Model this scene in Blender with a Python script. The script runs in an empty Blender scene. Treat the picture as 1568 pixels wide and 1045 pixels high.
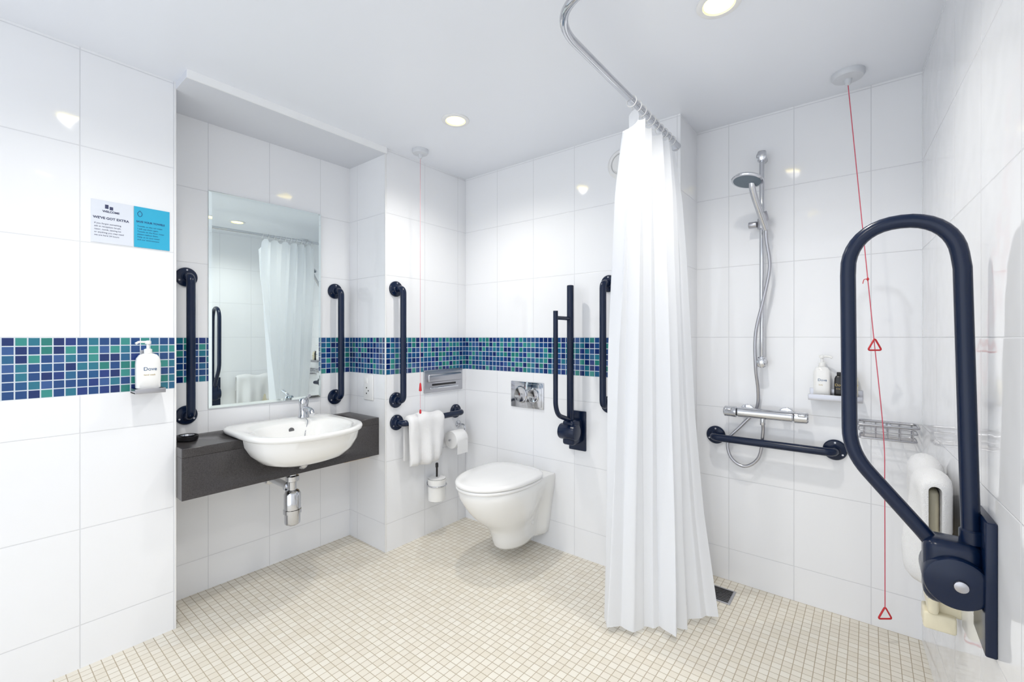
import bpy, math, random, bmesh
from mathutils import Vector, Matrix
random.seed(3)
S = bpy.context.scene
try:
    S.view_settings.view_transform = 'Standard'
except Exception:
    pass
COL = S.collection
V = Vector

# ------------------------------------------------------------------ materials
def pmat(name, col, rough=0.4, metal=0.0, coat=0.0, spec=0.5, emis=None, es=0.0, noise=0.0, nscale=40, bump=0.0):
    m = bpy.data.materials.new(name); m.use_nodes = True
    nt = m.node_tree; b = nt.nodes['Principled BSDF']
    b.inputs['Base Color'].default_value = (*col, 1)
    b.inputs['Roughness'].default_value = rough
    b.inputs['Metallic'].default_value = metal
    b.inputs['Coat Weight'].default_value = coat
    b.inputs['Specular IOR Level'].default_value = spec
    if emis:
        b.inputs['Emission Color'].default_value = (*emis, 1)
        b.inputs['Emission Strength'].default_value = es
    if noise or bump:
        tc = nt.nodes.new('ShaderNodeNewGeometry')
        n = nt.nodes.new('ShaderNodeTexNoise'); n.inputs['Scale'].default_value = nscale
        n.inputs['Detail'].default_value = 4
        nt.links.new(tc.outputs['Position'], n.inputs['Vector'])
        if noise:
            r = nt.nodes.new('ShaderNodeMapRange')
            r.inputs['To Min'].default_value = 1 - noise; r.inputs['To Max'].default_value = 1 + noise
            nt.links.new(n.outputs['Fac'], r.inputs['Value'])
            mx = nt.nodes.new('ShaderNodeVectorMath'); mx.operation = 'SCALE'
            mx.inputs[0].default_value = col
            nt.links.new(r.outputs[0], mx.inputs['Scale'])
            nt.links.new(mx.outputs[0], b.inputs['Base Color'])
        if bump:
            bp = nt.nodes.new('ShaderNodeBump'); bp.inputs['Strength'].default_value = bump
            bp.inputs['Distance'].default_value = 0.003
            nt.links.new(n.outputs['Fac'], bp.inputs['Height'])
            nt.links.new(bp.outputs[0], b.inputs['Normal'])
    return m

class NT:
    def __init__(s, nt): s.nt = nt
    def set(s, sock, v):
        if isinstance(v, bpy.types.NodeSocket): s.nt.links.new(v, sock)
        else: sock.default_value = v
    def M(s, op, a, b=None, c=None):
        n = s.nt.nodes.new('ShaderNodeMath'); n.operation = op
        s.set(n.inputs[0], a)
        if b is not None: s.set(n.inputs[1], b)
        if c is not None: s.set(n.inputs[2], c)
        return n.outputs[0]
    def mapr(s, v, a, b, c=0.0, d=1.0):
        n = s.nt.nodes.new('ShaderNodeMapRange'); n.clamp = True
        s.set(n.inputs['Value'], v)
        for k, x in zip(('From Min', 'From Max', 'To Min', 'To Max'), (a, b, c, d)): n.inputs[k].default_value = x
        return n.outputs[0]
    def mixc(s, f, a, b):
        n = s.nt.nodes.new('ShaderNodeMix'); n.data_type = 'RGBA'
        s.set(n.inputs[0], f); s.set(n.inputs[6], a); s.set(n.inputs[7], b)
        return n.outputs[2]
    def ramp(s, v, stops, const=True):
        n = s.nt.nodes.new('ShaderNodeValToRGB')
        if const: n.color_ramp.interpolation = 'CONSTANT'
        e = n.color_ramp.elements
        while len(e) < len(stops): e.new(0.5)
        for i, (p, c) in enumerate(stops):
            e[i].position = p; e[i].color = (*c, 1)
        s.nt.links.new(v, n.inputs[0]); return n.outputs[0]
    def edge(s, u, w):   # distance to nearest joint
        f = s.M('FRACT', s.M('ADD', s.M('DIVIDE', u, w), 0.5))
        return s.M('MULTIPLY', s.M('ABSOLUTE', s.M('SUBTRACT', f, 0.5)), w)
    def cell(s, u, v, p, seed=0.0):
        c = s.nt.nodes.new('ShaderNodeCombineXYZ')
        s.set(c.inputs[0], s.M('FLOOR', s.M('DIVIDE', u, p))); s.set(c.inputs[1], s.M('FLOOR', s.M('DIVIDE', v, p)))
        c.inputs[2].default_value = seed
        w = s.nt.nodes.new('ShaderNodeTexWhiteNoise'); w.noise_dimensions = '3D'
        s.nt.links.new(c.outputs[0], w.inputs['Vector']); return w.outputs['Value']

def wall_mat(name, offx=-2.10, offy=0.0, w=0.279, h=0.348, mosaic=True):
    m = bpy.data.materials.new(name); m.use_nodes = True
    nt = m.node_tree; b = nt.nodes['Principled BSDF']; N = NT(nt)
    g = nt.nodes.new('ShaderNodeNewGeometry')
    sp = nt.nodes.new('ShaderNodeSeparateXYZ'); nt.links.new(g.outputs['Position'], sp.inputs[0])
    sn = nt.nodes.new('ShaderNodeSeparateXYZ'); nt.links.new(g.outputs['True Normal'], sn.inputs[0])
    k = N.M('GREATER_THAN', N.M('ABSOLUTE', sn.outputs[0]), 0.5)
    ux = N.M('SUBTRACT', sp.outputs[0], offx); uy = N.M('SUBTRACT', sp.outputs[1], offy)
    U = N.M('ADD', N.M('MULTIPLY', ux, N.M('SUBTRACT', 1.0, k)), N.M('MULTIPLY', uy, k))
    Z = N.M('SUBTRACT', sp.outputs[2], 1.2)
    du = N.edge(U, w); dz = N.edge(Z, h)
    tile = N.mapr(N.M('MINIMUM', du, dz), 0.0008, 0.0020)
    col = N.mixc(tile, (0.70, 0.71, 0.74, 1), (0.88, 0.89, 0.915, 1))
    rough = N.mapr(tile, 0, 1, 0.5, 0.06)
    height = tile
    if mosaic:
        p = 0.03
        mu = N.edge(U, p); mz = N.edge(Z, p)
        mt = N.mapr(N.M('MINIMUM', mu, mz), 0.0013, 0.0021)
        rv = N.cell(U, N.M('ADD', Z, 0.0001), p, 4.0)
        mc = N.ramp(rv, [(0, (0.004, 0.022, 0.13)), (0.20, (0.008, 0.055, 0.20)), (0.38, (0.014, 0.11, 0.24)),
                         (0.48, (0.015, 0.16, 0.24)), (0.60, (0.03, 0.25, 0.23)), (0.70, (0.010, 0.035, 0.19)),
                         (0.80, (0.015, 0.19, 0.17)), (0.87, (0.03, 0.09, 0.27)), (0.94, (0.008, 0.08, 0.23))])
        mcol = N.mixc(mt, (0.62, 0.69, 0.76, 1), mc)
        msk = N.M('MULTIPLY', N.M('LESS_THAN', sp.outputs[2], 1.2), N.M('GREATER_THAN', sp.outputs[2], 0.99))
        msk = N.M('MULTIPLY', msk, N.M('LESS_THAN', sp.outputs[0], -0.692))
        col = N.mixc(msk, col, mcol)
        height = N.M('ADD', N.M('MULTIPLY', msk, mt), N.M('MULTIPLY', N.M('SUBTRACT', 1.0, msk), tile))
        rough = N.M('ADD', N.M('MULTIPLY', msk, N.mapr(mt, 0, 1, 0.5, 0.12)), N.M('MULTIPLY', N.M('SUBTRACT', 1.0, msk), rough))
    nt.links.new(col, b.inputs['Base Color']); nt.links.new(rough, b.inputs['Roughness'])
    nz = nt.nodes.new('ShaderNodeTexNoise'); nz.inputs['Scale'].default_value = 9; nz.inputs['Detail'].default_value = 1
    nt.links.new(g.outputs['Position'], nz.inputs['Vector'])
    hh = N.M('ADD', N.M('MULTIPLY', height, 1.0), N.M('MULTIPLY', nz.outputs['Fac'], 2.2))
    bp = nt.nodes.new('ShaderNodeBump'); bp.inputs['Strength'].default_value = 0.5; bp.inputs['Distance'].default_value = 0.0012
    nt.links.new(hh, bp.inputs['Height']); nt.links.new(bp.outputs[0], b.inputs['Normal'])
    return m

def floor_mat():
    m = bpy.data.materials.new('floor_mosaic'); m.use_nodes = True
    nt = m.node_tree; b = nt.nodes['Principled BSDF']; N = NT(nt)
    g = nt.nodes.new('ShaderNodeNewGeometry')
    sp = nt.nodes.new('ShaderNodeSeparateXYZ'); nt.links.new(g.outputs['Position'], sp.inputs[0])
    p = 0.031
    t = N.mapr(N.M('MINIMUM', N.edge(sp.outputs[0], p), N.edge(sp.outputs[1], p)), 0.0008, 0.0016)
    rv = N.cell(sp.outputs[0], sp.outputs[1], p, 2.0)
    tc = N.ramp(rv, [(0, (0.75, 0.70, 0.60)), (0.5, (0.785, 0.74, 0.65)), (1.0, (0.82, 0.785, 0.70))], False)
    col = N.mixc(t, (0.46, 0.39, 0.29, 1), tc)
    nt.links.new(col, b.inputs['Base Color'])
    nt.links.new(N.mapr(t, 0, 1, 0.8, 0.38), b.inputs['Roughness'])
    bp = nt.nodes.new('ShaderNodeBump'); bp.inputs['Strength'].default_value = 0.6; bp.inputs['Distance'].default_value = 0.001
    nt.links.new(t, bp.inputs['Height']); nt.links.new(bp.outputs[0], b.inputs['Normal'])
    return m

WHITE_CER = pmat('white_ceramic', (0.88, 0.88, 0.87), 0.08, coat=0.5)
WHITE_PL = pmat('white_plastic', (0.84, 0.84, 0.84), 0.3)
SEATP = pmat('seat_plastic', (0.87, 0.87, 0.87), 0.15, coat=0.3)
NAVY = pmat('navy_coated_metal', (0.002, 0.010, 0.038), 0.24, coat=0.0, spec=0.38)
CHROME = pmat('chrome', (0.62, 0.63, 0.66), 0.08, metal=1)
STEEL = pmat('brushed_steel', (0.48, 0.48, 0.51), 0.28, metal=1)
DKSTEEL = pmat('dark_grate', (0.16, 0.16, 0.17), 0.4, metal=0.8)
STONE = pmat('dark_stone', (0.048, 0.044, 0.046), 0.25, noise=0.7, nscale=260)
CEIL = pmat('ceiling_paint', (0.85, 0.875, 0.93), 0.35, noise=0.01, nscale=3)
TOWEL = pmat('towel_cotton', (0.92, 0.92, 0.93), 0.95, bump=1.0, nscale=450)
MIRROR = pmat('mirror_glass', (0.84, 0.92, 0.91), 0.0, metal=1)
RED = pmat('red_plastic', (0.6, 0.02, 0.03), 0.35)
CORD = pmat('red_cord', (0.66, 0.12, 0.17), 0.6)
PCORD = pmat('pink_cord', (0.70, 0.38, 0.42), 0.6)
BLUE = pmat('blue_print', (0.03, 0.42, 0.66), 0.35)
PAPER = pmat('paper_print', (0.72, 0.76, 0.84), 0.35)
INK = pmat('ink', (0.04, 0.05, 0.12), 0.5)
BLUEINK = pmat('blue_ink', (0.01, 0.08, 0.22), 0.5)
CREAM = pmat('cream_plastic', (0.80, 0.74, 0.56), 0.35)
BRASS = pmat('brass', (0.55, 0.42, 0.20), 0.3, metal=1)
BLACK = pmat('black_plastic', (0.01, 0.01, 0.012), 0.3)
GOLD = pmat('gold_ink', (0.5, 0.38, 0.15), 0.4)
WOOD = pmat('batten_wood', (0.62, 0.50, 0.36), 0.6, noise=.15, nscale=60)
LAMP = pmat('lamp_lens', (1, 0.95, 0.6), 0.4, emis=(1.0, 0.88, 0.30), es=1.6)
ROLL = pmat('tissue', (0.9, 0.9, 0.9), 0.9, bump=0.3, nscale=120)

def curtain_mat():
    m = bpy.data.materials.new('curtain_fabric'); m.use_nodes = True
    nt = m.node_tree; b = nt.nodes['Principled BSDF']; out = nt.nodes['Material Output']
    b.inputs['Base Color'].default_value = (0.92, 0.935, 0.97, 1); b.inputs['Roughness'].default_value = 0.6
    tr = nt.nodes.new('ShaderNodeBsdfTranslucent'); tr.inputs['Color'].default_value = (0.92, 0.945, 0.98, 1)
    mx = nt.nodes.new('ShaderNodeMixShader'); mx.inputs[0].default_value = 0.30
    nt.links.new(b.outputs[0], mx.inputs[1]); nt.links.new(tr.outputs[0], mx.inputs[2]); nt.links.new(mx.outputs[0], out.inputs['Surface'])
    w = nt.nodes.new('ShaderNodeTexNoise'); w.inputs['Scale'].default_value = 14
    bp = nt.nodes.new('ShaderNodeBump'); bp.inputs['Strength'].default_value = 0.25; bp.inputs['Distance'].default_value = 0.006
    nt.links.new(w.outputs['Fac'], bp.inputs['Height']); nt.links.new(bp.outputs[0], b.inputs['Normal'])
    return m
CURT = curtain_mat()

# ------------------------------------------------------------------ mesh helpers
def mk(name, verts, faces, mat, ang=35):
    me = bpy.data.meshes.new(name); me.from_pydata([tuple(v) for v in verts], [], faces)
    bm = bmesh.new(); bm.from_mesh(me); bmesh.ops.remove_doubles(bm, verts=bm.verts, dist=1e-6)
    bmesh.ops.recalc_face_normals(bm, faces=bm.faces); bm.to_mesh(me); bm.free()
    me.polygons.foreach_set('use_smooth', [True] * len(me.polygons))
    me.set_sharp_from_angle(angle=math.radians(ang))
    me.materials.append(mat)
    o = bpy.data.objects.new(name, me); COL.objects.link(o); return o

def box(name, a, b, mat, bev=0.0, seg=3):
    bm = bmesh.new(); bmesh.ops.create_cube(bm, size=1)
    a = V(a); b = V(b); c = (a + b) / 2; s = b - a
    for v in bm.verts: v.co = V((v.co.x * s.x + c.x, v.co.y * s.y + c.y, v.co.z * s.z + c.z))
    if bev: bmesh.ops.bevel(bm, geom=bm.edges[:], offset=bev, segments=seg, profile=0.5, affect='EDGES')
    me = bpy.data.meshes.new(name); bm.to_mesh(me); bm.free()
    if bev:
        me.polygons.foreach_set('use_smooth', [True] * len(me.polygons)); me.set_sharp_from_angle(angle=math.radians(35))
    me.materials.append(mat); o = bpy.data.objects.new(name, me); COL.objects.link(o); return o

def frame(d):
    d = V(d).normalized(); u = V((0, 0, 1)) if abs(d.z) < 0.9 else V((1, 0, 0))
    a = d.cross(u).normalized(); return d, a, d.cross(a).normalized()

def lathe(name, org, axis, prof, mat, seg=40, ang=35):
    d, a, b = frame(axis); org = V(org); vs = []; fs = []
    for r, h in prof:
        for i in range(seg):
            t = 2 * math.pi * i / seg
            vs.append(org + d * h + (a * math.cos(t) + b * math.sin(t)) * r)
    for j in range(len(prof) - 1):
        for i in range(seg):
            k = (i + 1) % seg
            fs.append((j * seg + i, j * seg + k, (j + 1) * seg + k, (j + 1) * seg + i))
    if prof[0][0] > 1e-5: fs.append(tuple(range(seg)))
    if prof[-1][0] > 1e-5: fs.append(tuple(range((len(prof) - 1) * seg, len(prof) * seg)))
    me = mk(name, vs, fs, mat, ang); return me

def cyl(name, p1, p2, r, mat, seg=32, bev=0.0):
    p1 = V(p1); p2 = V(p2); h = (p2 - p1).length
    if bev: pr = [(r - bev, 0), (r - bev * .3, bev * .3), (r, bev), (r, h - bev), (r - bev * .3, h - bev * .3), (r - bev, h)]
    else: pr = [(r, 0), (r, h)]
    return lathe(name, p1, p2 - p1, pr, mat, seg)

def fillet(pts, rad, n=8):
    pts = [V(p) for p in pts]; out = [pts[0]]
    for i in range(1, len(pts) - 1):
        p = pts[i]; a = (pts[i - 1] - p); b = (pts[i + 1] - p)
        r = min(rad, a.length * .49, b.length * .49); a.normalize(); b.normalize()
        s = p + a * r; e = p + b * r
        for k in range(n + 1):
            t = k / n; out.append(s * (1 - t) ** 2 + p * 2 * t * (1 - t) + e * t * t)
    out.append(pts[-1]); return out

def crom(pts, n=8):
    P = [V(p) for p in pts]; P = [P[0] * 2 - P[1]] + P + [P[-1] * 2 - P[-2]]; out = []
    for i in range(1, len(P) - 2):
        for k in range(n):
            t = k / n; a, b, c, d = P[i - 1], P[i], P[i + 1], P[i + 2]
            out.append(0.5 * ((2 * b) + (c - a) * t + (2 * a - 5 * b + 4 * c - d) * t * t + (3 * b - a - 3 * c + d) * t ** 3))
    out.append(P[-2]); return out

def tube(name, pts, r, mat, seg=16, closed=False):
    P = [V(p) for p in pts]; n = len(P); vs = []; fs = []
    d0 = (P[1] - P[0]).normalized(); _, a, b = frame(d0)
    prev = d0
    for i in range(n):
        if closed: d = (P[(i + 1) % n] - P[i - 1]).normalized()
        elif i == 0: d = d0
        elif i == n - 1: d = (P[-1] - P[-2]).normalized()
        else: d = ((P[i + 1] - P[i]).normalized() + (P[i] - P[i - 1]).normalized()).normalized()
        q = prev.rotation_difference(d); a = q @ a; prev = d
        a = (a - d * a.dot(d)).normalized(); b = d.cross(a)
        for k in range(seg):
            t = 2 * math.pi * k / seg; vs.append(P[i] + (a * math.cos(t) + b * math.sin(t)) * r)
    for i in range(n if closed else n - 1):
        for k in range(seg):
            kk = (k + 1) % seg; j = (i + 1) % n
            fs.append((i * seg + k, i * seg + kk, j * seg + kk, j * seg + k))
    if not closed: fs += [tuple(range(seg)), tuple(range((n - 1) * seg, n * seg))]
    return mk(name, vs, fs, mat, 50)

def loft(name, rings, mat, cap0=True, cap1=True, ang=40, closed=True):
    n = len(rings[0]); vs = [p for r in rings for p in r]; fs = []
    for j in range(len(rings) - 1):
        for i in range(n if closed else n - 1):
            k = (i + 1) % n; fs.append((j * n + i, j * n + k, (j + 1) * n + k, (j + 1) * n + i))
    if cap0: fs.append(tuple(range(n)))
    if cap1: fs.append(tuple(range((len(rings) - 1) * n, len(rings) * n)))
    return mk(name, vs, fs, mat, ang)

def group(name, parts):
    c = V((0, 0, 0)); k = 0
    for p in parts:
        for q in p.bound_box: c += V(q); k += 1
    c /= k
    e = bpy.data.objects.new(name, None); e.empty_display_size = 0.05; e.location = c; COL.objects.link(e)
    inv = Matrix.Translation(c).inverted()
    for p in parts:
        p.parent = e; p.matrix_parent_inverse = inv
    return e

def text(name, s, org, size, mat, face='X', align='LEFT', bold=0.0):
    cu = bpy.data.curves.new(name, 'FONT'); cu.body = s; cu.size = size; cu.align_x = align; cu.extrude = 0.0002; cu.offset = bold
    o = bpy.data.objects.new('tmp', cu); COL.objects.link(o)
    dg = bpy.context.evaluated_depsgraph_get(); me = bpy.data.meshes.new_from_object(o.evaluated_get(dg))
    bpy.data.objects.remove(o)
    R = Matrix(((0, 0, 1), (1, 0, 0), (0, 1, 0))) if face == 'X' else Matrix(((1, 0, 0), (0, 0, -1), (0, 1, 0)))
    me.transform(Matrix.Translation(V(org)) @ R.to_4x4()); me.materials.clear(); me.materials.append(mat)
    n = bpy.data.objects.new(name, me); COL.objects.link(n); return n

def sgnp(c, e): return math.copysign(abs(c) ** e, c)

# ------------------------------------------------------------------ room shell
CZ = 2.253; Y0 = -1.25
XR = lambda y: 0.165 + (2.39 - y) * 0.050
box('floor', (-2.7, Y0, -0.1), (0.5, 2.6, 0.0), floor_mat())
box('ceiling', (-2.7, Y0, CZ), (0.5, 2.6, CZ + 0.1), CEIL)
box('wall_left_front', (-2.6, Y0, 0), (-2.23, 0.57, CZ), wall_mat('tile_left_front', offy=0.006))
box('wall_recess', (-2.6, 0.57, 0), (-2.46, 1.5, CZ), wall_mat('tile_recess', offy=0.478))
box('wall_left_rear', (-2.6, 1.5, 0), (-2.10, 2.13, CZ), wall_mat('tile_left_rear', offy=1.502))
box('wall_back', (-2.6, 2.13, 0), (-0.69, 2.55, CZ), wall_mat('tile_back', offy=2.13))
box('wall_shower', (-0.69, 2.39, 0), (0.165, 2.55, CZ), wall_mat('tile_shower', offx=-0.5395, w=0.274, mosaic=False))
a, b_ = XR(2.55), XR(Y0)
mk('wall_right', [(a, 2.55, 0), (b_, Y0, 0), (b_ + .15, Y0, 0), (a + .15, 2.55, 0),
                  (a, 2.55, CZ), (b_, Y0, CZ), (b_ + .15, Y0, CZ), (a + .15, 2.55, CZ)],
   [(0, 1, 2, 3), (4, 5, 6, 7), (0, 1, 5, 4), (1, 2, 6, 5), (2, 3, 7, 6), (3, 0, 4, 7)],
   wall_mat('tile_right', offy=1.80, mosaic=False))
box('trim_1', (-2.104, 1.4965, 0.0), (-2.0975, 1.503, CZ), WHITE_PL, 0.001)
box('trim_2', (-2.2335, 0.566, 0.0), (-2.2275, 0.572, CZ), WHITE_PL, 0.001)
SOFM = pmat('soffit_shade_grey', (0.72, 0.74, 0.79), 0.5)  # ceiling white made greyer: the underside's shade is put into the colour
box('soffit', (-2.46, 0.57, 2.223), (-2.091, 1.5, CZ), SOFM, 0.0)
box('trim_3', (-2.091, 0.57, 2.221), (-2.085, 1.4999, CZ), pmat('trim_white', (.93, .94, .95), .3), 0.0)

# ------------------------------------------------------------------ rails
def grab_rail(p1, p2, n, so=0.07, r=0.0175, fr=0.044):
    p1 = V(p1); p2 = V(p2); n = V(n)
    parts = [tube('bar', fillet([p1 + n * .004, p1 + n * so, p2 + n * so, p2 + n * .004], 0.05), r, NAVY, 20)]
    for i, p in enumerate((p1, p2)):
        parts.append(lathe('flange_%d' % (i + 1), p, n, [(fr, 0), (fr, .008), (fr - .004, .013), (r + .006, .016), (r + .001, .022)], NAVY))
        _, a, b = frame(n)
        for k in range(3):
            t = k * 2.094 + .5
            q = p + (a * math.cos(t) + b * math.sin(t)) * (fr * .74)
            parts.append(cyl('screw_%d_%d' % (i, k), q + n * .009, q + n * .0155, .004, STEEL, 10))
    return group('grab_rail', parts)
X1 = (1, 0, 0); YM = (0, -1, 0)
grab_rail((-2.46, .668, 1.478), (-2.46, .668, .842), X1)
grab_rail((-2.46, 1.402, 1.472), (-2.46, 1.402, .850), X1)
grab_rail((-2.10, 1.567, 1.475), (-2.10, 1.567, .844), X1)
grab_rail((-2.10, 1.572, .716), (-2.10, 2.035, .722), X1)
grab_rail((-1.055, 2.13, 1.48), (-1.055, 2.13, .85), YM)
grab_rail((-.598, 2.39, .712), (-.114, 2.39, .712), YM)

def drop_rail_back():
    x = -1.24; ps = []
    ps.append(box('wall_plate', (x - .052, 2.118, .585), (x + .052, 2.13, .80), NAVY, .004))
    ps.append(box('hinge_block', (x - .035, 2.02, .63), (x + .035, 2.12, .76), NAVY, .014))
    ps.append(cyl('hinge_pin', (x - .05, 2.035, .70), (x + .05, 2.035, .70), .042, NAVY, bev=.006))
    ps.append(cyl('main_bar', (x, 2.048, .70), (x, 2.048, 1.478), .0185, NAVY, 24, .005))
    ps.append(tube('lower_bar', fillet([(x, 2.04, 1.30), (x, 1.905, 1.30)], .01), .010, NAVY, 14))
    ps.append(tube('support_bar', fillet([(x, 1.905, 1.335), (x, 1.905, .85), (x, 1.93, .80), (x, 2.03, .765)], .05), .0125, NAVY, 16))
    return group('drop_down_support_rail', ps)
drop_rail_back()

def drop_rail_right():
    K = 1.45 / 1.40; y = 1.45; xw = XR(y) ; ps = []
    Zk = lambda z: 1.2 + (z - 1.2) * K
    ps.append(box('wall_plate', (xw - .016, 1.385, Zk(.535)), (xw + .0035, 1.525, Zk(.815)), NAVY, .004))
    ps.append(box('hinge_block', (.100, 1.41, Zk(.605)), (xw - .012, 1.49, Zk(.750)), NAVY, .024, 5))
    ps.append(cyl('hinge_cover', (.154, 1.392, Zk(.667)), (.154, 1.508, Zk(.667)), .057, NAVY, 40, .008))
    ps.append(cyl('hinge_bolt', (.160, 1.384, Zk(.667)), (.160, 1.394, Zk(.667)), .013, STEEL, 24, .003))
    ps.append(lathe('bar_collar', (.184, y, Zk(.745)), (0, 0, 1), [(.019, 0), (.022, .003), (.022, .03), (.018, .034)], NAVY, 28))
    pts = [(.184, y, Zk(.70)), (.169, y, Zk(1.355))]
    x0 = -.042; x1 = .166; cx = (x0 + x1) / 2; R = (x1 - x0) / 2
    for i in range(1, 20):
        t = math.pi * i / 20; pts.append((cx + R * sgnp(math.cos(t), .9), y, Zk(1.366) + R * 1.08 * math.sin(t) ** .9))
    pts += fillet([(x0, y, Zk(1.355)), (x0 + .004, y, Zk(.915)), (.112, y, Zk(.738)), (.135, y, Zk(.70))], .06)
    ps.append(tube('loop_bar', pts, .0168, NAVY, 24))
    return group('drop_down_support_rail', ps)
drop_rail_right()

# ------------------------------------------------------------------ vanity counter + basin
BX, BY = -2.12, 1.045
def bout(f, bk, q, n=72, nf=2.3, nb=7, z=0, cx=BX, cy=BY):
    r = []
    for i in range(n):
        t = 2 * math.pi * i / n; c = math.cos(t); s = math.sin(t)
        e = 2 / (nf if c >= 0 else nb); ex = f if c >= 0 else bk
        r.append(V((cx + sgnp(c, e) * ex, cy + sgnp(s, e) * q, z)))
    return r
outer = [bout(.05, .05, .06, nb=2.3, z=.607), bout(.11, .10, .13, nb=2.3, z=.613), bout(.165, .15, .185, nb=2.4, z=.633),
         bout(.205, .185, .22, nb=2.6, z=.668), bout(.228, .20, .243, nb=3, z=.71), bout(.236, .21, .250, nb=3, z=.7475)]
ct = box('countertop', (-2.46, .572, .71), (-2.16, 1.498, .748), STONE, .002, 1)
ap = box('apron', (-2.185, .572, .538), (-2.16, 1.498, .7105), STONE, .001, 1)
sd = box('side_panel', (-2.2295, .5725, .538), (-2.184, .597, .7105), STONE, .001, 1)
def scaled(r, s):
    c = V((BX, BY, 0)); return [V((c.x + (p.x - c.x) * s, c.y + (p.y - c.y) * s, p.z)) for p in r]
cut = loft('cut', [scaled(r, .985) for r in outer] + [[p + V((0, 0, .05)) for p in scaled(outer[-1], .985)]], STONE)
for o in (ct, ap):
    md = o.modifiers.new('b', 'BOOLEAN'); md.operation = 'DIFFERENCE'; md.object = cut; md.solver = 'EXACT'
bpy.context.view_layer.update()
dg = bpy.context.evaluated_depsgraph_get()
for o in (ct, ap):
    me = bpy.data.meshes.new_from_object(o.evaluated_get(dg)); o.modifiers.clear(); o.data = me
bpy.data.objects.remove(cut)
bat = box('batten', (-2.459, 1.34, .508), (-2.25, 1.4985, .7095), WOOD, .002)
bat2 = box('batten_strip', (-2.459, 1.20, .515), (-2.435, 1.34, .7095), WOOD, .002)
group('vanity_counter', [ct, ap, sd, bat, bat2])

rings = outer + [bout(.238, .295, .258, nb=7, z=.7485), bout(.246, .30, .265, nb=7, z=.754), bout(.248, .302, .267, nb=7, z=.766),
                 bout(.244, .298, .263, nb=7, z=.773), bout(.236, .29, .255, nb=7, z=.775)]
cxi = BX + .01
rings += [bout(.207, .17, .212, nb=2.6, z=.771, cx=cxi), bout(.200, .163, .204, nb=2.5, z=.763, cx=cxi), bout(.190, .15, .19, nb=2.4, z=.74, cx=cxi),
          bout(.165, .13, .165, nb=2.3, z=.69, cx=cxi), bout(.12, .10, .12, nb=2.2, z=.65, cx=cxi), bout(.05, .05, .055, nb=2.2, z=.634, cx=cxi), bout(.02, .02, .02, nb=2.1, z=.632, cx=cxi)]
ps = [loft('bowl', rings, WHITE_CER, ang=60)]
ps.append(lathe('drain', (cxi, BY, .633), (0, 0, 1), [(.026, 0), (.026, .003), (.018, .0045), (.012, .002)], CHROME))
ps.append(lathe('overflow_hole', (cxi - .151, BY + .01, .735), (1, 0, -.15), [(.013, 0), (.013, .006), (.010, .006)], DKSTEEL))
ps.append(tube('plug_chain', crom([(-2.30, 1.15, .775), (-2.262, 1.14, .765), (-2.245, 1.12, .72), (-2.20, 1.09, .67)]), .0022, CHROME, 8))
group('washbasin', ps)

def tap():
    x, y = -2.355, 1.165; z = .774
    ps = [lathe('body', (x, y, z), (0, 0, 1), [(.027, 0), (.027, .006), (.023, .012), (.022, .06), (.024, .07), (.024, .090), (.020, .100), (.008, .104)], CHROME)]
    ps.append(tube('spout', crom([(x, y, z + .038), (x + .05, y - .006, z + .050), (x + .10, y - .012, z + .048), (x + .118, y - .014, z + .030)]), .0125, CHROME, 18))
    ps.append(tube('lever', crom([(x + .010, y, z + .092), (x + .035, y, z + .108), (x + .075, y - .006, z + .122)]), .0075, CHROME, 14))
    return group('mixer_tap', ps)
tap()

ps = [loft('dish', [[V((-2.335 + math.cos(t) * .05 * s, .64 + math.sin(t) * .038 * s, z)) for t in [2 * math.pi * i / 36 for i in range(36)]]
     for s, z in ((.8, .7485), (1, .752), (1.05, .770), (.98, .770), (.85, .757))], BLACK),
     lathe('cup', (-2.335, .64, .757), (0, 0, 1), [(.022, 0), (.025, .014), (.022, .014), (.02, .004)], CHROME)]
group('soap_dish', ps)

def trap():
    x, y = -2.205, 1.035
    ps = [tube('waste_pipe', fillet([(cxi, BY, .610), (cxi, BY, .59), (x, y, .57), (x, y, .44)], .02), .019, CHROME, 20)]
    ps.append(lathe('collar', (x, y, .495), (0, 0, 1), [(.024, 0), (.030, .004), (.030, .026), (.024, .03)], CHROME))
    ps.append(lathe('bottle', (x, y, .285), (0, 0, 1), [(.026, 0), (.034, .006), (.036, .014), (.036, .055), (.041, .057), (.041, .075), (.038, .077), (.038, .15), (.030, .165), (.021, .17)], CHROME))
    ps.append(cyl('outlet_pipe', (x, y, .462), (-2.457, y, .462), .017, CHROME, 24))
    ps.append(cyl('outlet_nut', (x - .03, y, .462), (x - .055, y, .462), .025, CHROME, 12, .003))
    ps.append(cyl('wall_rose', (-2.459, y, .462), (-2.45, y, .462), .034, CHROME, 32, .003))
    return group('bottle_trap', ps)
trap()

# ------------------------------------------------------------------ mirror (hung slightly out of parallel)
y1, y2, z1, z2 = .757, 1.306, .860, 1.902; bz = .013
vs = []
for x, i in ((-2.4595, 0), (-2.455, 0), (-2.452, bz)):
    f = (lambda yy: 0.0 if x < -2.459 else (yy - y1) * math.tan(math.radians(1.5)))
    vs += [(x + f(yy), yy, zz) for yy, zz in ((y1 + i, z1 + i), (y2 - i, z1 + i), (y2 - i, z2 - i), (y1 + i, z2 - i))]
fs = [(3, 2, 1, 0)]
for j in (0, 4):
    for i in range(4): k = (i + 1) % 4; fs.append((j + i, j + k, j + 4 + k, j + 4 + i))
fs.append((8, 9, 10, 11))
mk('wall_mirror', vs, fs, MIRROR, 3)

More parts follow.
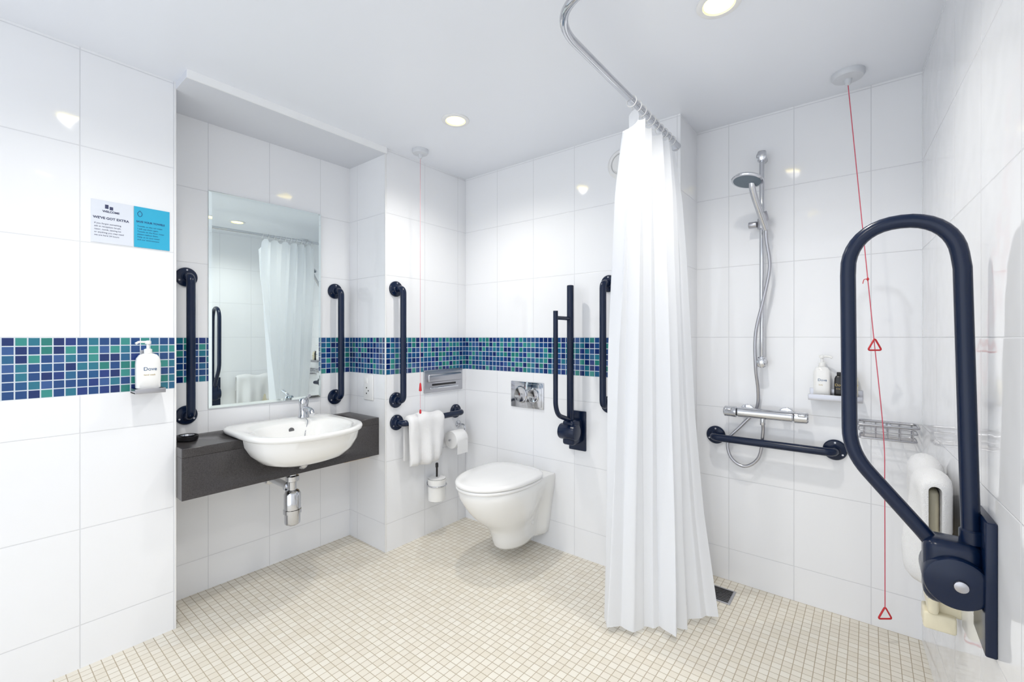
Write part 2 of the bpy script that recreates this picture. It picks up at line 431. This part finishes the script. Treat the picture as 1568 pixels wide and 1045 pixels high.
# ------------------------------------------------------------------ signs
ps = [box('sheet', (-2.2298, .313, 1.553), (-2.2275, .434, 1.711), PAPER)]
xs = -2.2273
ps.append(text('logo', "WELCOME", (xs, .345, 1.668), .010, INK, bold=.0004))
ps.append(box('logo_mark', (xs - .0003, .352, 1.682), (xs + .0003, .362, 1.697), INK))
ps.append(box('logo_mark_2', (xs - .0003, .365, 1.679), (xs + .0003, .375, 1.691), INK))
ps.append(text('headline', "WE'VE GOT EXTRA", (xs, .319, 1.642), .0118, INK, bold=.0004))
for i in range(5): ps.append(text('line_%d' % i, ["If you forgot something", "ask at reception: brush,", "razor, comb, sewing kit", "or anything you may need", "we are here 24 hours"][i], (xs, .322, 1.622 - i * .011), .0080, INK))
group('notice_sign', ps)
ps = [box('sheet', (-2.2298, .4365, 1.553), (-2.2270, .549, 1.711), BLUE)]
xs = -2.2268
ps.append(text('headline', "SAVE YOUR TOWELS", (xs, .443, 1.650), .0095, BLUEINK, bold=.0004))
for i in range(6): ps.append(text('line_%d' % i, ["Towels on the rail mean", "I will use them again.", "Towels on the floor mean", "please replace them.", "Help us to save water", "and our environment"][i], (xs, .446, 1.633 - i * .0105), .0080, BLUEINK))
drop = [(xs, .454 + .007 * math.sin(t) * (1 if math.cos(t) < .3 else .6), 1.684 + .011 * math.cos(t)) for t in [2 * math.pi * i / 24 for i in range(24)]]
ps.append(tube('droplet', drop, .001, BLUEINK, 6, True))
group('notice_sign', ps)

# ------------------------------------------------------------------ pump bottles
def bottle(cx, cy, z0, w, d, h, nz, ax, mat, lblmat, face, label=True, pump=True):
    def ring(sw, sd, z):
        r = []
        for i in range(40):
            t = 2 * math.pi * i / 40; a = sgnp(math.cos(t), .6) * w / 2 * sw; b = sgnp(math.sin(t), .6) * d / 2 * sd
            r.append(V((cx + b, cy + a, z)) if ax == 'Y' else V((cx + a, cy + b, z)))
        return r
    ps = [loft('body', [ring(.86, .86, z0), ring(.98, .98, z0 + .004), ring(1, 1, z0 + h * .3), ring(1, 1, z0 + h * .7), ring(.93, .95, z0 + h * .86),
                        ring(.7, .8, z0 + h * .96), ring(.36, .5, z0 + h)], mat)]
    if pump:
        ps.append(lathe('pump_collar', (cx, cy, z0 + h), (0, 0, 1), [(.013, 0), (.013, .016), (.009, .018), (.005, .019), (.005, .036), (.010, .037), (.010, .048), (.004, .050)], mat, 24))
        nd = V(nz); p = V((cx, cy, z0 + h + .044))
        ps.append(tube('nozzle', [p, p + nd * .03, p + nd * .040 + V((0, 0, -.006))], .0045, mat, 12))
    if label:
        if face == 'X':
            ps.append(text('label_text', 'Dove', (cx + d / 2 + .0003, cy - .019, z0 + h * .52), .019, BLUEINK, 'X'))
            ps.append(text('label_small', 'hand wash', (cx + d / 2 + .0003, cy - .018, z0 + h * .38), .0085, GOLD, 'X'))
        else:
            ps.append(text('label_text', 'Dove', (cx - .014, cy - d / 2 - .0003, z0 + h * .52), .015, lblmat, 'Y'))
            ps.append(text('label_small', 'body', (cx - .010, cy - d / 2 - .0003, z0 + h * .38), .0075, GOLD, 'Y'))
    return ps
ps = bottle(-2.193, .472, 1.001, .078, .046, .137, (.2, -.98, 0), 'Y', WHITE_CER, BLUEINK, 'X')
group('soap_dispenser', ps)
ps = [box('tray', (-2.2298, .426, .985), (-2.158, .520, .990), STEEL, .001),
      box('tray_lip_front', (-2.160, .426, .985), (-2.157, .520, 1.003), STEEL, .001),
      box('tray_lip_side_1', (-2.2298, .426, .985), (-2.158, .429, 1.003), STEEL, .001),
      box('tray_lip_side_2', (-2.2298, .517, .985), (-2.158, .520, 1.003), STEEL, .001),
      box('back_strap', (-2.2298, .455, .985), (-2.2275, .490, 1.15), STEEL, .0008),
      box('riser', (-2.224, .436, .9899), (-2.162, .508, 1.0005), STEEL, .001)]
group('dispenser_bracket', ps)

ps = bottle(-.158, 2.352, .944, .062, .042, .13, (.9, -.3, 0), 'X', WHITE_CER, BLUEINK, 'Y'); group('body_wash_bottle', ps)
ps = bottle(-.098, 2.350, .944, .034, .03, .095, (0, -1, 0), 'X', BLACK, GOLD, 'Y', True, False)
ps.append(cyl('cap', (-.098, 2.350, 1.038), (-.098, 2.350, 1.052), .008, BLACK, 20, .001)); group('shampoo_bottle', ps)
ps = bottle(-.052, 2.352, .944, .036, .032, .10, (0, -1, 0), 'X', CREAM, GOLD, 'Y', True, False)
ps.append(cyl('cap', (-.052, 2.352, 1.043), (-.052, 2.352, 1.058), .010, WHITE_PL, 20, .001)); group('conditioner_bottle', ps)
ps = [box('shelf', (-.205, 2.315, .936), (-.018, 2.3898, .942), STEEL, .001), box('shelf_lip', (-.205, 2.3145, .930), (-.018, 2.3175, .955), STEEL, .001),
      box('back', (-.205, 2.387, .936), (-.018, 2.3898, .975), STEEL, .001)]
group('bottle_shelf', ps)

# ------------------------------------------------------------------ toilet area
ps = [box('plate', (-1.705, 2.122, .780), (-1.465, 2.1299, .936), CHROME, .003)]
ps.append(box('bezel', (-1.692, 2.119, .792), (-1.478, 2.1225, .924), CHROME, .0015))
for x, r in ((-1.625, .046), (-1.533, .040)):
    ps.append(lathe('button_%d' % (r * 1000), (x, 2.120, .858), (0, -1, 0), [(r + .006, 0), (r + .006, .003), (r + .001, .004), (r, .001), (r, .009), (r - .004, .012), (r * .4, .009)], CHROME))
group('flush_plate', ps)

TX = -1.54; TYW = 2.13
def wc():
    ps = []
    # (z, front p, max half width, waist half width, flange half width)
    prof = [(.068, .290, .062, .050, .050), (.073, .315, .078, .060, .085), (.088, .328, .086, .064, .104), (.125, .338, .090, .066, .112), (.165, .352, .096, .070, .118),
            (.195, .375, .106, .075, .122), (.225, .415, .124, .083, .126), (.26, .458, .143, .095, .131), (.30, .497, .160, .110, .137), (.35, .535, .176, .13, .145), (.39, .555, .186, .145, .150), (.422, .56, .188, .148, .152), (.430, .556, .184, .146, .149)]
    rings = []
    for z, pf, wm, ww, wf in prof:
        pc = max(.24, pf - .26) if pf > .4 else pf - .125
        half = []
        NP = 34
        for i in range(NP):
            t = i / (NP - 1)
            if t < .35:
                p = t / .35 * pc * .6
            else:
                th = (t - .35) / .65
                p = pc * .6 + (pf - pc * .6) * math.sin(th * math.pi / 2)
            if p > pc: w = wm * math.sqrt(max(0, 1 - ((p - pc) / (pf - pc)) ** 2.1))
            else:
                s = max(0, min(1, (p - .06) / (pc - .06))); s = s * s * (3 - 2 * s); w = ww + (wm - ww) * s
            if p < .075:
                s = max(0, min(1, (p - .025) / .05)); s = s * s * (3 - 2 * s); w = max(wf * (1 - s) + w * s, w if wf < w else 0)
            half.append((p, w))
        r = [V((TX + w, TYW - .001 - p, z)) for p, w in half] + [V((TX - w, TYW - .001 - p, z)) for p, w in reversed(half[:-1])]
        rings.append(r)
    ps.append(loft('pan', rings, WHITE_CER, ang=50))
    def so(sc, z, f=.275, b=.21, q=.190, cyy=TYW - .30):
        r = []
        for i in range(64):
            t = 2 * math.pi * i / 64; c = math.cos(t); s = math.sin(t)
            e = 2 / (2.1 if c >= 0 else 3.2); ex = (f if c >= 0 else b) - (1 - sc) * .2; qq = q - (1 - sc) * .2
            r.append(V((TX + sgnp(s, e) * qq, cyy - sgnp(c, e) * ex, z)))
        return r
    ps.append(loft('seat', [so(.96, .4305), so(.99, .433), so(1, .438), so(1, .444), so(.98, .4475), so(.95, .448)], SEATP, ang=50))
    ps.append(loft('lid', [so(.96, .4485), so(1.0, .451), so(1.015, .457), so(1.01, .464), so(.98, .470), so(.92, .4735), so(.6, .476), so(.2, .477)], SEATP, ang=50))
    for s in (-1, 1):
        ps.append(cyl('hinge_%d' % s, (TX + s * .075 - .02, TYW - .085, .445), (TX + s * .075 + .02, TYW - .085, .445), .014, SEATP, 24, .003))
    ps.append(cyl('fixing_cap', (TX + .066, TYW - .12, .17), (TX + .082, TYW - .12, .17), .011, WHITE_PL, 20, .002))
    return group('wall_hung_toilet', ps)
wc()

x = -2.10
ps = [box('plate', (x + .0002, 1.770, .862), (x + .010, 2.092, 1.000), STEEL, .003),
      box('hood', (x + .008, 1.790, .925), (x + .028, 2.072, .975), STEEL, .010),
      box('slot', (x + .0095, 1.83, .902), (x + .012, 2.03, .914), BLACK, .001),
      box('flap', (x + .009, 1.81, .880), (x + .018, 2.05, .895), CHROME, .004)]
group('paper_towel_dispenser', ps)

yy = 1.985; zz = .560
ps = [lathe('roll', (x + .065, yy - .052, zz), (0, 1, 0), [(.020, 0), (.053, 0), (.055, .003), (.055, .097), (.053, .10), (.020, .10), (.020, .001)], ROLL),
      tube('arm', fillet([(x + .002, yy + .075, zz + .075), (x + .065, yy + .075, zz + .075), (x + .065, yy + .075, zz), (x + .065, yy - .065, zz)], .02), .006, CHROME, 12),
      lathe('rose', (x, yy + .075, zz + .075), (1, 0, 0), [(.022, 0), (.022, .006), (.012, .012)], CHROME),
      box('tail', (x + .118, yy - .045, zz - .085), (x + .1195, yy + .045, zz + .002), ROLL)]
group('toilet_roll_holder', ps)

bx, by = -2.03, 1.815
ps = [lathe('cup', (bx, by, .222), (0, 0, 1), [(.046, 0), (.052, .004), (.055, .13), (.052, .13), (.046, .01)], WHITE_CER),
      tube('ring', [(bx + .058 * math.cos(t), by + .058 * math.sin(t), .315) for t in [2 * math.pi * i / 32 for i in range(32)]], .0035, CHROME, 10, True),
      cyl('arm', (x + .001, by, .315), (bx - .057, by, .315), .006, CHROME, 12), lathe('rose', (x, by, .315), (1, 0, 0), [(.022, 0), (.022, .005), (.01, .01)], CHROME),
      lathe('lid', (bx, by, .352), (0, 0, 1), [(.050, 0), (.052, .003), (.03, .007), (.009, .010)], WHITE_PL),
      lathe('handle', (bx, by, .355), (0, 0, 1), [(.006, 0), (.006, .06), (.009, .066), (.009, .085), (.006, .09)], BLACK),
      lathe('brush_head', (bx, by, .232), (0, 0, 1), [(.01, 0), (.032, .01), (.034, .06), (.015, .075), (.005, .12)], WHITE_PL)]
group('toilet_brush', ps)

def drape(name, s0, s1, cx, ztop, zf, zb, rb, th, outn, seed, soft=1.0, mat=TOWEL):
    """towel hung over a bar/edge running along Y; cross section in (out, z)"""
    rings = []; NS = 44
    for j in range(NS + 1):
        s = s0 + (s1 - s0) * j / NS; u = j / NS
        wob = soft * (.006 * math.sin(u * 9 + seed) + .004 * math.sin(u * 21 + seed * 2))
        zf_ = zf + soft * (.010 * math.sin(u * 5 + seed) + .012 * u); zb_ = zb
        zt = ztop - soft * .004 * (1 + math.sin(u * 7 + seed))
        sec = []
        edge = min(1, min(u, 1 - u) * 12); t2 = th * (.35 + .65 * math.sqrt(edge)) * (1 + .12 * soft * math.sin(u * 13 + seed))
        R = rb + t2; n = 14
        for k in range(n + 1):
            q = 1 - k / n; z = zf_ + (zt - zf_) * k / n
            rnd = (1 - max(0, (q - .9) / .1)) ** .5 if q > .9 else 1
            base = rb + t2 * (.45 + .55 * rnd)
            fold = soft * .006 * math.sin(q * 5.5 + u * 4 + seed) * q
            sec.append((base + wob * q * 2.5 + fold, z))
        for k in range(1, 9):
            t = math.pi * k / 9; sec.append((R * math.cos(t), zt + R * math.sin(t)))
        for k in range(n + 1):
            z = zt + (zb_ - zt) * k / n; sec.append((-R, z))
        for k in range(n + 1):
            z = zb_ + (zt - zb_) * k / n; sec.append((-rb, z))
        for k in range(1, 9):
            t = math.pi * (1 - k / 9); sec.append((rb * math.cos(t), zt + rb * math.sin(t)))
        for k in range(n + 1):
            z = zt + (zf_ - zt) * k / n; sec.append((rb + wob * (k / n) * 2.5 * (1 if outn > 0 else .3), z))
        rings.append([V((cx + outn * a, s, z)) for a, z in sec])
    return loft(name, rings, mat, ang=80)
drape('hand_towel', 1.590, 1.848, -2.03, .721, .468, .50, .019, .026, 1, 2)

ps = [box('plate', (-2.302, 1.492, .838), (-2.212, 1.4999, .986), WHITE_PL, .003)]
ps.append(box('rocker_1', (-2.285, 1.489, .935), (-2.262, 1.4925, .965), WHITE_CER, .001))
for k in range(3): ps.append(box('slot_%d' % k, (-2.275 + .018 * (k % 2) , 1.4912, .872 + .016 * k), (-2.268 + .018 * (k % 2), 1.4922, .880 + .016 * k), BLACK))
group('shaver_socket', ps)

ps = [lathe('ring', (-.985, 2.13, 2.087), (0, -1, 0), [(.075, 0), (.075, .006), (.066, .012), (.055, .010), (.052, .004)], WHITE_PL),
      lathe('disc', (-.985, 2.13, 2.087), (0, -1, 0), [(.01, .004), (.043, .012), (.045, .016), (.02, .020)], WHITE_PL)]
group('air_vent', ps)

# ------------------------------------------------------------------ pull cords
def tri(c, s, dx, name='pull_triangle'):
    c = V(c); dx = V(dx)
    pts = [c + V((0, 0, s)), c - dx * s * .75 - V((0, 0, s * .3)), c + dx * s * .75 - V((0, 0, s * .3))]
    P = fillet([ (pts[0] + pts[1]) / 2, pts[1], pts[2], pts[0], (pts[0] + pts[1]) / 2], s * .25, 4)
    return tube(name, P[:-1], .0032, RED, 8, True)
ROSEM = pmat('rose_plastic', (.66, .68, .72), .35)
def rose(x, y, r=.045):
    return lathe('ceiling_rose', (x, y, CZ), (0, 0, -1), [(r, 0), (r, .014), (r * .9, .022), (.013, .026), (.010, .045), (.004, .05)], ROSEM)
rx, ry = -1.966, 1.635
ps = [rose(rx, ry), tube('cord', [(rx, ry, CZ - .045), (rx, ry, 1.6), (rx, ry, .80)], .0013, PCORD, 8),
      lathe('cord_bead', (rx, ry, .945), (0, 0, -1), [(.002, 0), (.005, .006), (.008, .040), (.008, .046), (.002, .048)], RED, 16),
      lathe('cord_toggle', (rx, ry, .795), (0, 0, -1), [(.003, 0), (.006, .008), (.006, .02), (.003, .024)], RED, 16)]
group('emergency_pull_cord', ps)
rx, ry = -.064, 2.221
b2 = V((.045, 2.262, .83)); b3 = V((.050, 2.262, .15))
top = V((rx, ry, CZ - .045)); mid = top.lerp(b2, .70)
ps = [rose(rx, ry, .055), tube('cord', crom([top, top.lerp(b2, .3), mid, b2, (.049, 2.262, .6), b3], 6), .0017, CORD, 8),
      tri(top.lerp(b2, .76) , .036, (.78, .62, 0)), tri((.050, 2.262, .115), .036, (.78, .62, 0), 'pull_triangle_low'),
      lathe('knot', top.lerp(b2, .565), (0, 0, 1), [(.001, -.008), (.005, 0), (.001, .008)], RED, 12),
      tube('knot_tail', crom([top.lerp(b2, .565), top.lerp(b2, .57) + V((-.012, 0, .006)), top.lerp(b2, .57) + V((-.016, 0, -.01))], 4), .0015, RED, 6)]
group('emergency_pull_cord', ps)

# ------------------------------------------------------------------ downlights
def downlight(x, y):
    ps = [lathe('bezel', (x, y, CZ), (0, 0, -1), [(.066, 0), (.066, .004), (.060, .007), (.048, .006), (.046, .001)], WHITE_PL),
          lathe('lens', (x, y, CZ), (0, 0, -1), [(.001, .002), (.045, .002)], LAMP)]
    g = group('ceiling_downlight', ps)
    l = bpy.data.lights.new('downlight_lamp', 'SPOT'); l.energy = 32; l.color = (1, .965, .90); l.shadow_soft_size = .035
    l.spot_size = math.radians(150); l.spot_blend = .9
    lo = bpy.data.objects.new('lamp', l); COL.objects.link(lo); lo.location = (x, y, CZ - .012)
    lo.parent = g; lo.matrix_parent_inverse = Matrix.Translation(g.location).inverted()
for x_, y_ in ((-1.562, 1.516), (-.368, 1.503), (-1.50, .34), (-.368, .34)): downlight(x_, y_)

# ------------------------------------------------------------------ shower rail + curtain
RXc, RZ = -.70, 2.10
pts = fillet([(RXc, 2.128, RZ), (RXc, 1.015, RZ), (XR(1.0) - .002, 1.015, RZ)], .17, 16)
ps = [tube('rail', pts, .0125, CHROME, 20), lathe('wall_flange_1', (RXc - .012, 2.13, RZ), (0, -1, 0), [(.02, 0), (.02, .006), (.016, .012)], CHROME),
      lathe('wall_flange_2', (XR(1.015), 1.015, RZ), (-1, 0, 0), [(.028, 0), (.028, .006), (.016, .012)], CHROME)]
group('shower_curtain_rail', ps)

def keys(t, K):
    for i in range(len(K) - 1):
        if t <= K[i + 1][0]:
            s = (t - K[i][0]) / (K[i + 1][0] - K[i][0]); return V(K[i][1]).lerp(V(K[i + 1][1]), s)
    return V(K[-1][1])
def curtain():
    NS, NZ = 320, 56; random.seed(5)
    nf = 6.5
    zt, zb = RZ - .030, .030
    ph = [random.uniform(-.5, .5) for _ in range(6)]
    grid = []
    KA = [(0, (-.70, 1.56)), (.15, (-.735, 1.555)), (.45, (-.795, 1.60)), (1.0, (-.865, 1.680))]
    KB = [(0, (-.70, 2.05)), (.12, (-.672, 2.07)), (.25, (-.655, 2.07)), (.45, (-.640, 2.065)), (.6, (-.625, 2.055)), (.8, (-.585, 2.03)), (1.0, (-.520, 1.985))]
    for j in range(NZ + 1):
        t = j / NZ; row = []
        A = keys(t, KA); B = keys(t, KB)
        M = V((-.70, 1.80)).lerp(V((-.650, 1.77)), t ** .6)
        for i in range(NS + 1):
            s = i / NS
            Q = M * 2 - (A + B) * .5
            c = A * (1 - s) ** 2 + Q * 2 * s * (1 - s) + B * s * s
            tan = (A * (-2 * (1 - s)) + Q * (2 - 4 * s) + B * 2 * s).normalized()
            nrm = V((-tan.y, tan.x))
            tb = min(1, t * 4)
            amp = (.024 - .012 * tb + .008 * t) * (1 + .5 * math.sin(s * 11 + ph[0] + t))
            phase = 2 * math.pi * nf * s + 1.1 * math.sin(s * 7 + ph[1] * 3) + .9 * t * math.sin(s * 11 + ph[2] * 5) + ph[4] * t
            w = math.sin(phase); w2 = math.sin(phase * .37 + 1.2 + t * .8)
            off = nrm * (amp * w * .8 + .024 * t * w2) + tan * (.004 * math.sin(2 * phase))
            off += nrm * .003 * math.sin(s * 26 + t * 9) * t
            z = zt + (zb - zt) * t
            z += (.006 * math.sin(phase * .37) + .016 * max(0, s - .75) * 4 - .006) * t
            z -= (1 - t) ** 8 * (.012 * (1 - math.cos(phase)) + .10 * max(0, 1 - s * 8))
            row.append(V((c.x + off.x, c.y + off.y, z)))
        grid.append(row)
    vs = [p for r in grid for p in r]; fs = []
    for j in range(NZ):
        for i in range(NS):
            a = j * (NS + 1) + i; fs.append((a, a + 1, a + NS + 2, a + NS + 1))
    ps = [mk('fabric', vs, fs, CURT, 180)]
    for k in range(10):
        y = 1.60 + k * .048
        ps.append(tube('hook_%d' % k, [(RXc + .019 * math.cos(t), y + .003 * math.sin(t), RZ - .006 + .022 * math.sin(t)) for t in [2 * math.pi * i / 20 for i in range(20)]], .002, WHITE_PL, 6, True))
    return group('shower_curtain', ps)
curtain()

# ------------------------------------------------------------------ shower set
sx, sy = -.385, 2.33
ps = [cyl('riser_rail', (sx, sy, 1.06), (sx, sy, 2.05), .0105, CHROME, 24, .002)]
for z in (2.035, 1.085):
    ps.append(cyl('bracket_%d' % (z * 10), (sx, sy - .006, z), (sx, 2.3898, z), .015, CHROME, 20, .002))
    ps.append(cyl('bracket_cap_%d' % (z * 10), (sx, sy, z - .022), (sx, sy, z + .026), .0185, CHROME, 24, .005))
    ps.append(lathe('bracket_front_%d' % (z * 10), (sx, sy - .010, z), (0, -1, 0), [(.021, 0), (.021, .006), (.012, .011), (.002, .012)], CHROME, 28))
ps.append(cyl('slider', (sx, sy, 1.700), (sx, sy, 1.750), .019, STEEL, 24, .004))
ps.append(cyl('slider_knob', (sx - .02, sy, 1.725), (sx - .055, sy, 1.725), .015, STEEL, 20, .003))
ps.append(cyl('holder', (sx + .018, sy - .035, 1.725), (sx + .008, sy - .05, 1.765), .021, STEEL, 24, .004))
h0 = V((sx + .022, sy - .038, 1.690)); h1 = V((-.408, 2.155, 1.885))
ps.append(tube('handset_handle', crom([h0, h0.lerp(h1, .3), h0.lerp(h1, .7) + V((0, -.005, .006)), h1 + V((.01, .01, .004))], 6), .0135, CHROME, 18))
ps.append(lathe('handset_head', h1 + V((0, 0, .022)), (-.12, -.22, -1), [(.012, 0), (.035, .006), (.058, .018), (.064, .026), (.062, .031), (.056, .032)], CHROME))
ps.append(lathe('spray_face', h1 + V((0, 0, .022)) + V((-.12, -.22, -1)).normalized() * .0322, (-.12, -.22, -1), [(.001, .0012), (.055, .0)], pmat('spray_face', (.12, .16, .20), .4)))
hose = crom([h0, h0 + V((.002, .004, -.05)), (sx + .036, 2.30, 1.52), (sx + .012, 2.305, 1.38), (sx - .022, 2.31, 1.22), (sx - .024, 2.32, 1.06), (sx - .018, 2.345, .95), (sx - .03, 2.365, .86),
             (sx - .09, 2.362, .78), (sx - .148, 2.352, .70), (sx - .135, 2.347, .62), (sx - .075, 2.345, .587), (sx - .015, 2.345, .64), (sx + .004, 2.335, .76), (sx + .005, 2.32, .81)], 8)
ps.append(tube('hose', hose, .0075, STEEL, 12))
group('shower_handset_rail', ps)
vz, vy = .847, 2.32
ps = [lathe('valve_body', (-.485, vy, vz), (1, 0, 0), [(.020, 0), (.023, .004), (.023, .221), (.020, .225)], CHROME),
      lathe('knob_1', (-.545, vy, vz), (1, 0, 0), [(.018, 0), (.024, .005), (.026, .045), (.026, .054), (.02, .058)], CHROME),
      lathe('knob_2', (-.258, vy, vz), (1, 0, 0), [(.02, 0), (.026, .004), (.026, .016), (.024, .05), (.018, .055)], CHROME),
      box('knob_lever_1', (-.535, vy - .040, vz + .008), (-.505, vy - .015, vz + .020), CHROME, .004), box('knob_lever_2', (-.24, vy - .040, vz + .008), (-.212, vy - .015, vz + .02), CHROME, .004)]
for xx in (-.455, -.295):
    ps.append(cyl('inlet_%d' % (-xx * 100), (xx, vy + .01, vz), (xx, 2.388, vz), .014, CHROME, 24))
    ps.append(cyl('inlet_rose_%d' % (-xx * 100), (xx, 2.378, vz), (xx, 2.3898, vz), .032, CHROME, 32, .004))
ps.append(cyl('outlet', (sx + .005, vy, vz - .015), (sx + .005, vy, vz - .05), .011, CHROME, 20, .002))
group('shower_mixer_valve', ps)

ps = []
xa, xb, ya, yb = -.035, .150, 2.275, 2.386
def rect(z, i=0): return fillet([(xa + i + .02, ya + i, z), (xb - i, ya + i, z), (xb - i, yb - i * .3, z), (xa + i, yb - i * .3, z), (xa + i, ya + i, z), (xa + i + .02, ya + i, z)], .02, 4)[:-1]
ps.append(tube('rim_top', rect(.852), .0045, STEEL, 8, True)); ps.append(tube('rim_mid', rect(.828, .003), .0022, STEEL, 8, True)); ps.append(tube('rim_base', rect(.798, .006), .0035, STEEL, 8, True))
for k in range(5):
    x_ = xa + .02 + k * .037
    ps.append(tube('wire_%d' % k, fillet([(x_, ya, .852), (x_, ya + .006, .798), (x_, yb - .004, .798), (x_, yb, .852)], .008, 3), .0022, STEEL, 6))
for k in range(3): ps.append(cyl('cross_wire_%d' % k, (xa + .006, ya + .03 + k * .026, .798), (xb - .006, ya + .03 + k * .026, .798), .0022, STEEL, 6))
ps.append(cyl('fixing', (.06, yb, .84), (.06, 2.3899, .84), .012, CHROME, 20))
group('wire_soap_basket', ps)

ps = [box('frame', (-.615, 2.165, .0002), (-.485, 2.295, .004), STEEL, .001)]
for k in range(8): ps.append(box('slot_%d' % k, (-.605, 2.176 + k * .0142, .0042), (-.495, 2.184 + k * .0142, .0055), BLACK))
group('floor_drain', ps)

# folding shower seat + towel
ys0, ys1 = 1.69, 2.06
ps = [box('seat_panel', (.128, ys0, .43), (.152, ys1, .775), CREAM, .010),
      box('wall_bracket_1', (.14, ys0 + .03, .425), (XR(ys0) + .0005, ys0 + .065, .50), CREAM, .004), box('wall_bracket_2', (.14, ys1 - .07, .425), (XR(ys1) - .001, ys1 - .035, .50), CREAM, .004),
      cyl('hinge_bar', (.160, ys0 + .01, .505), (.160, ys1 - .01, .505), .011, BRASS, 20),
      tube('leg_1', fillet([(.160, ys0 + .02, .505), (.167, ys0 + .02, .73), (.162, ys1 - .03, .73), (.156, ys1 - .03, .505)], .03), .010, BRASS, 14),
      cyl('stop_bar', (.152, ys0 + .005, .62), (.185, ys0 + .005, .62), .010, BRASS, 16),
      box('foot_block', (.120, ys0 + .01, .385), (.188, ys0 + .08, .432), CREAM, .006)]
group('folding_shower_seat', ps)
drape('bath_towel', ys0 - .045, ys1 - .06, .140, .786, .505, .66, .0135, .026, -1, 4, 1.5)

# ------------------------------------------------------------------ world + lights
w = bpy.data.worlds.new('world'); S.world = w; w.use_nodes = True
bg = w.node_tree.nodes['Background']; bg.inputs[0].default_value = (.885, .935, 1.0, 1); bg.inputs[1].default_value = 1.88

# ------------------------------------------------------------------ camera
cd = bpy.data.cameras.new('camera'); cam = bpy.data.objects.new('camera', cd); COL.objects.link(cam)
cam.location = (0, 0, 1.2); cam.rotation_euler = (math.radians(90), 0, math.radians(38.64))
cd.sensor_width = 36; cd.lens = 683 / 1568 * 36; cd.shift_y = -5.5 / 1568; cd.clip_start = .02
S.camera = cam
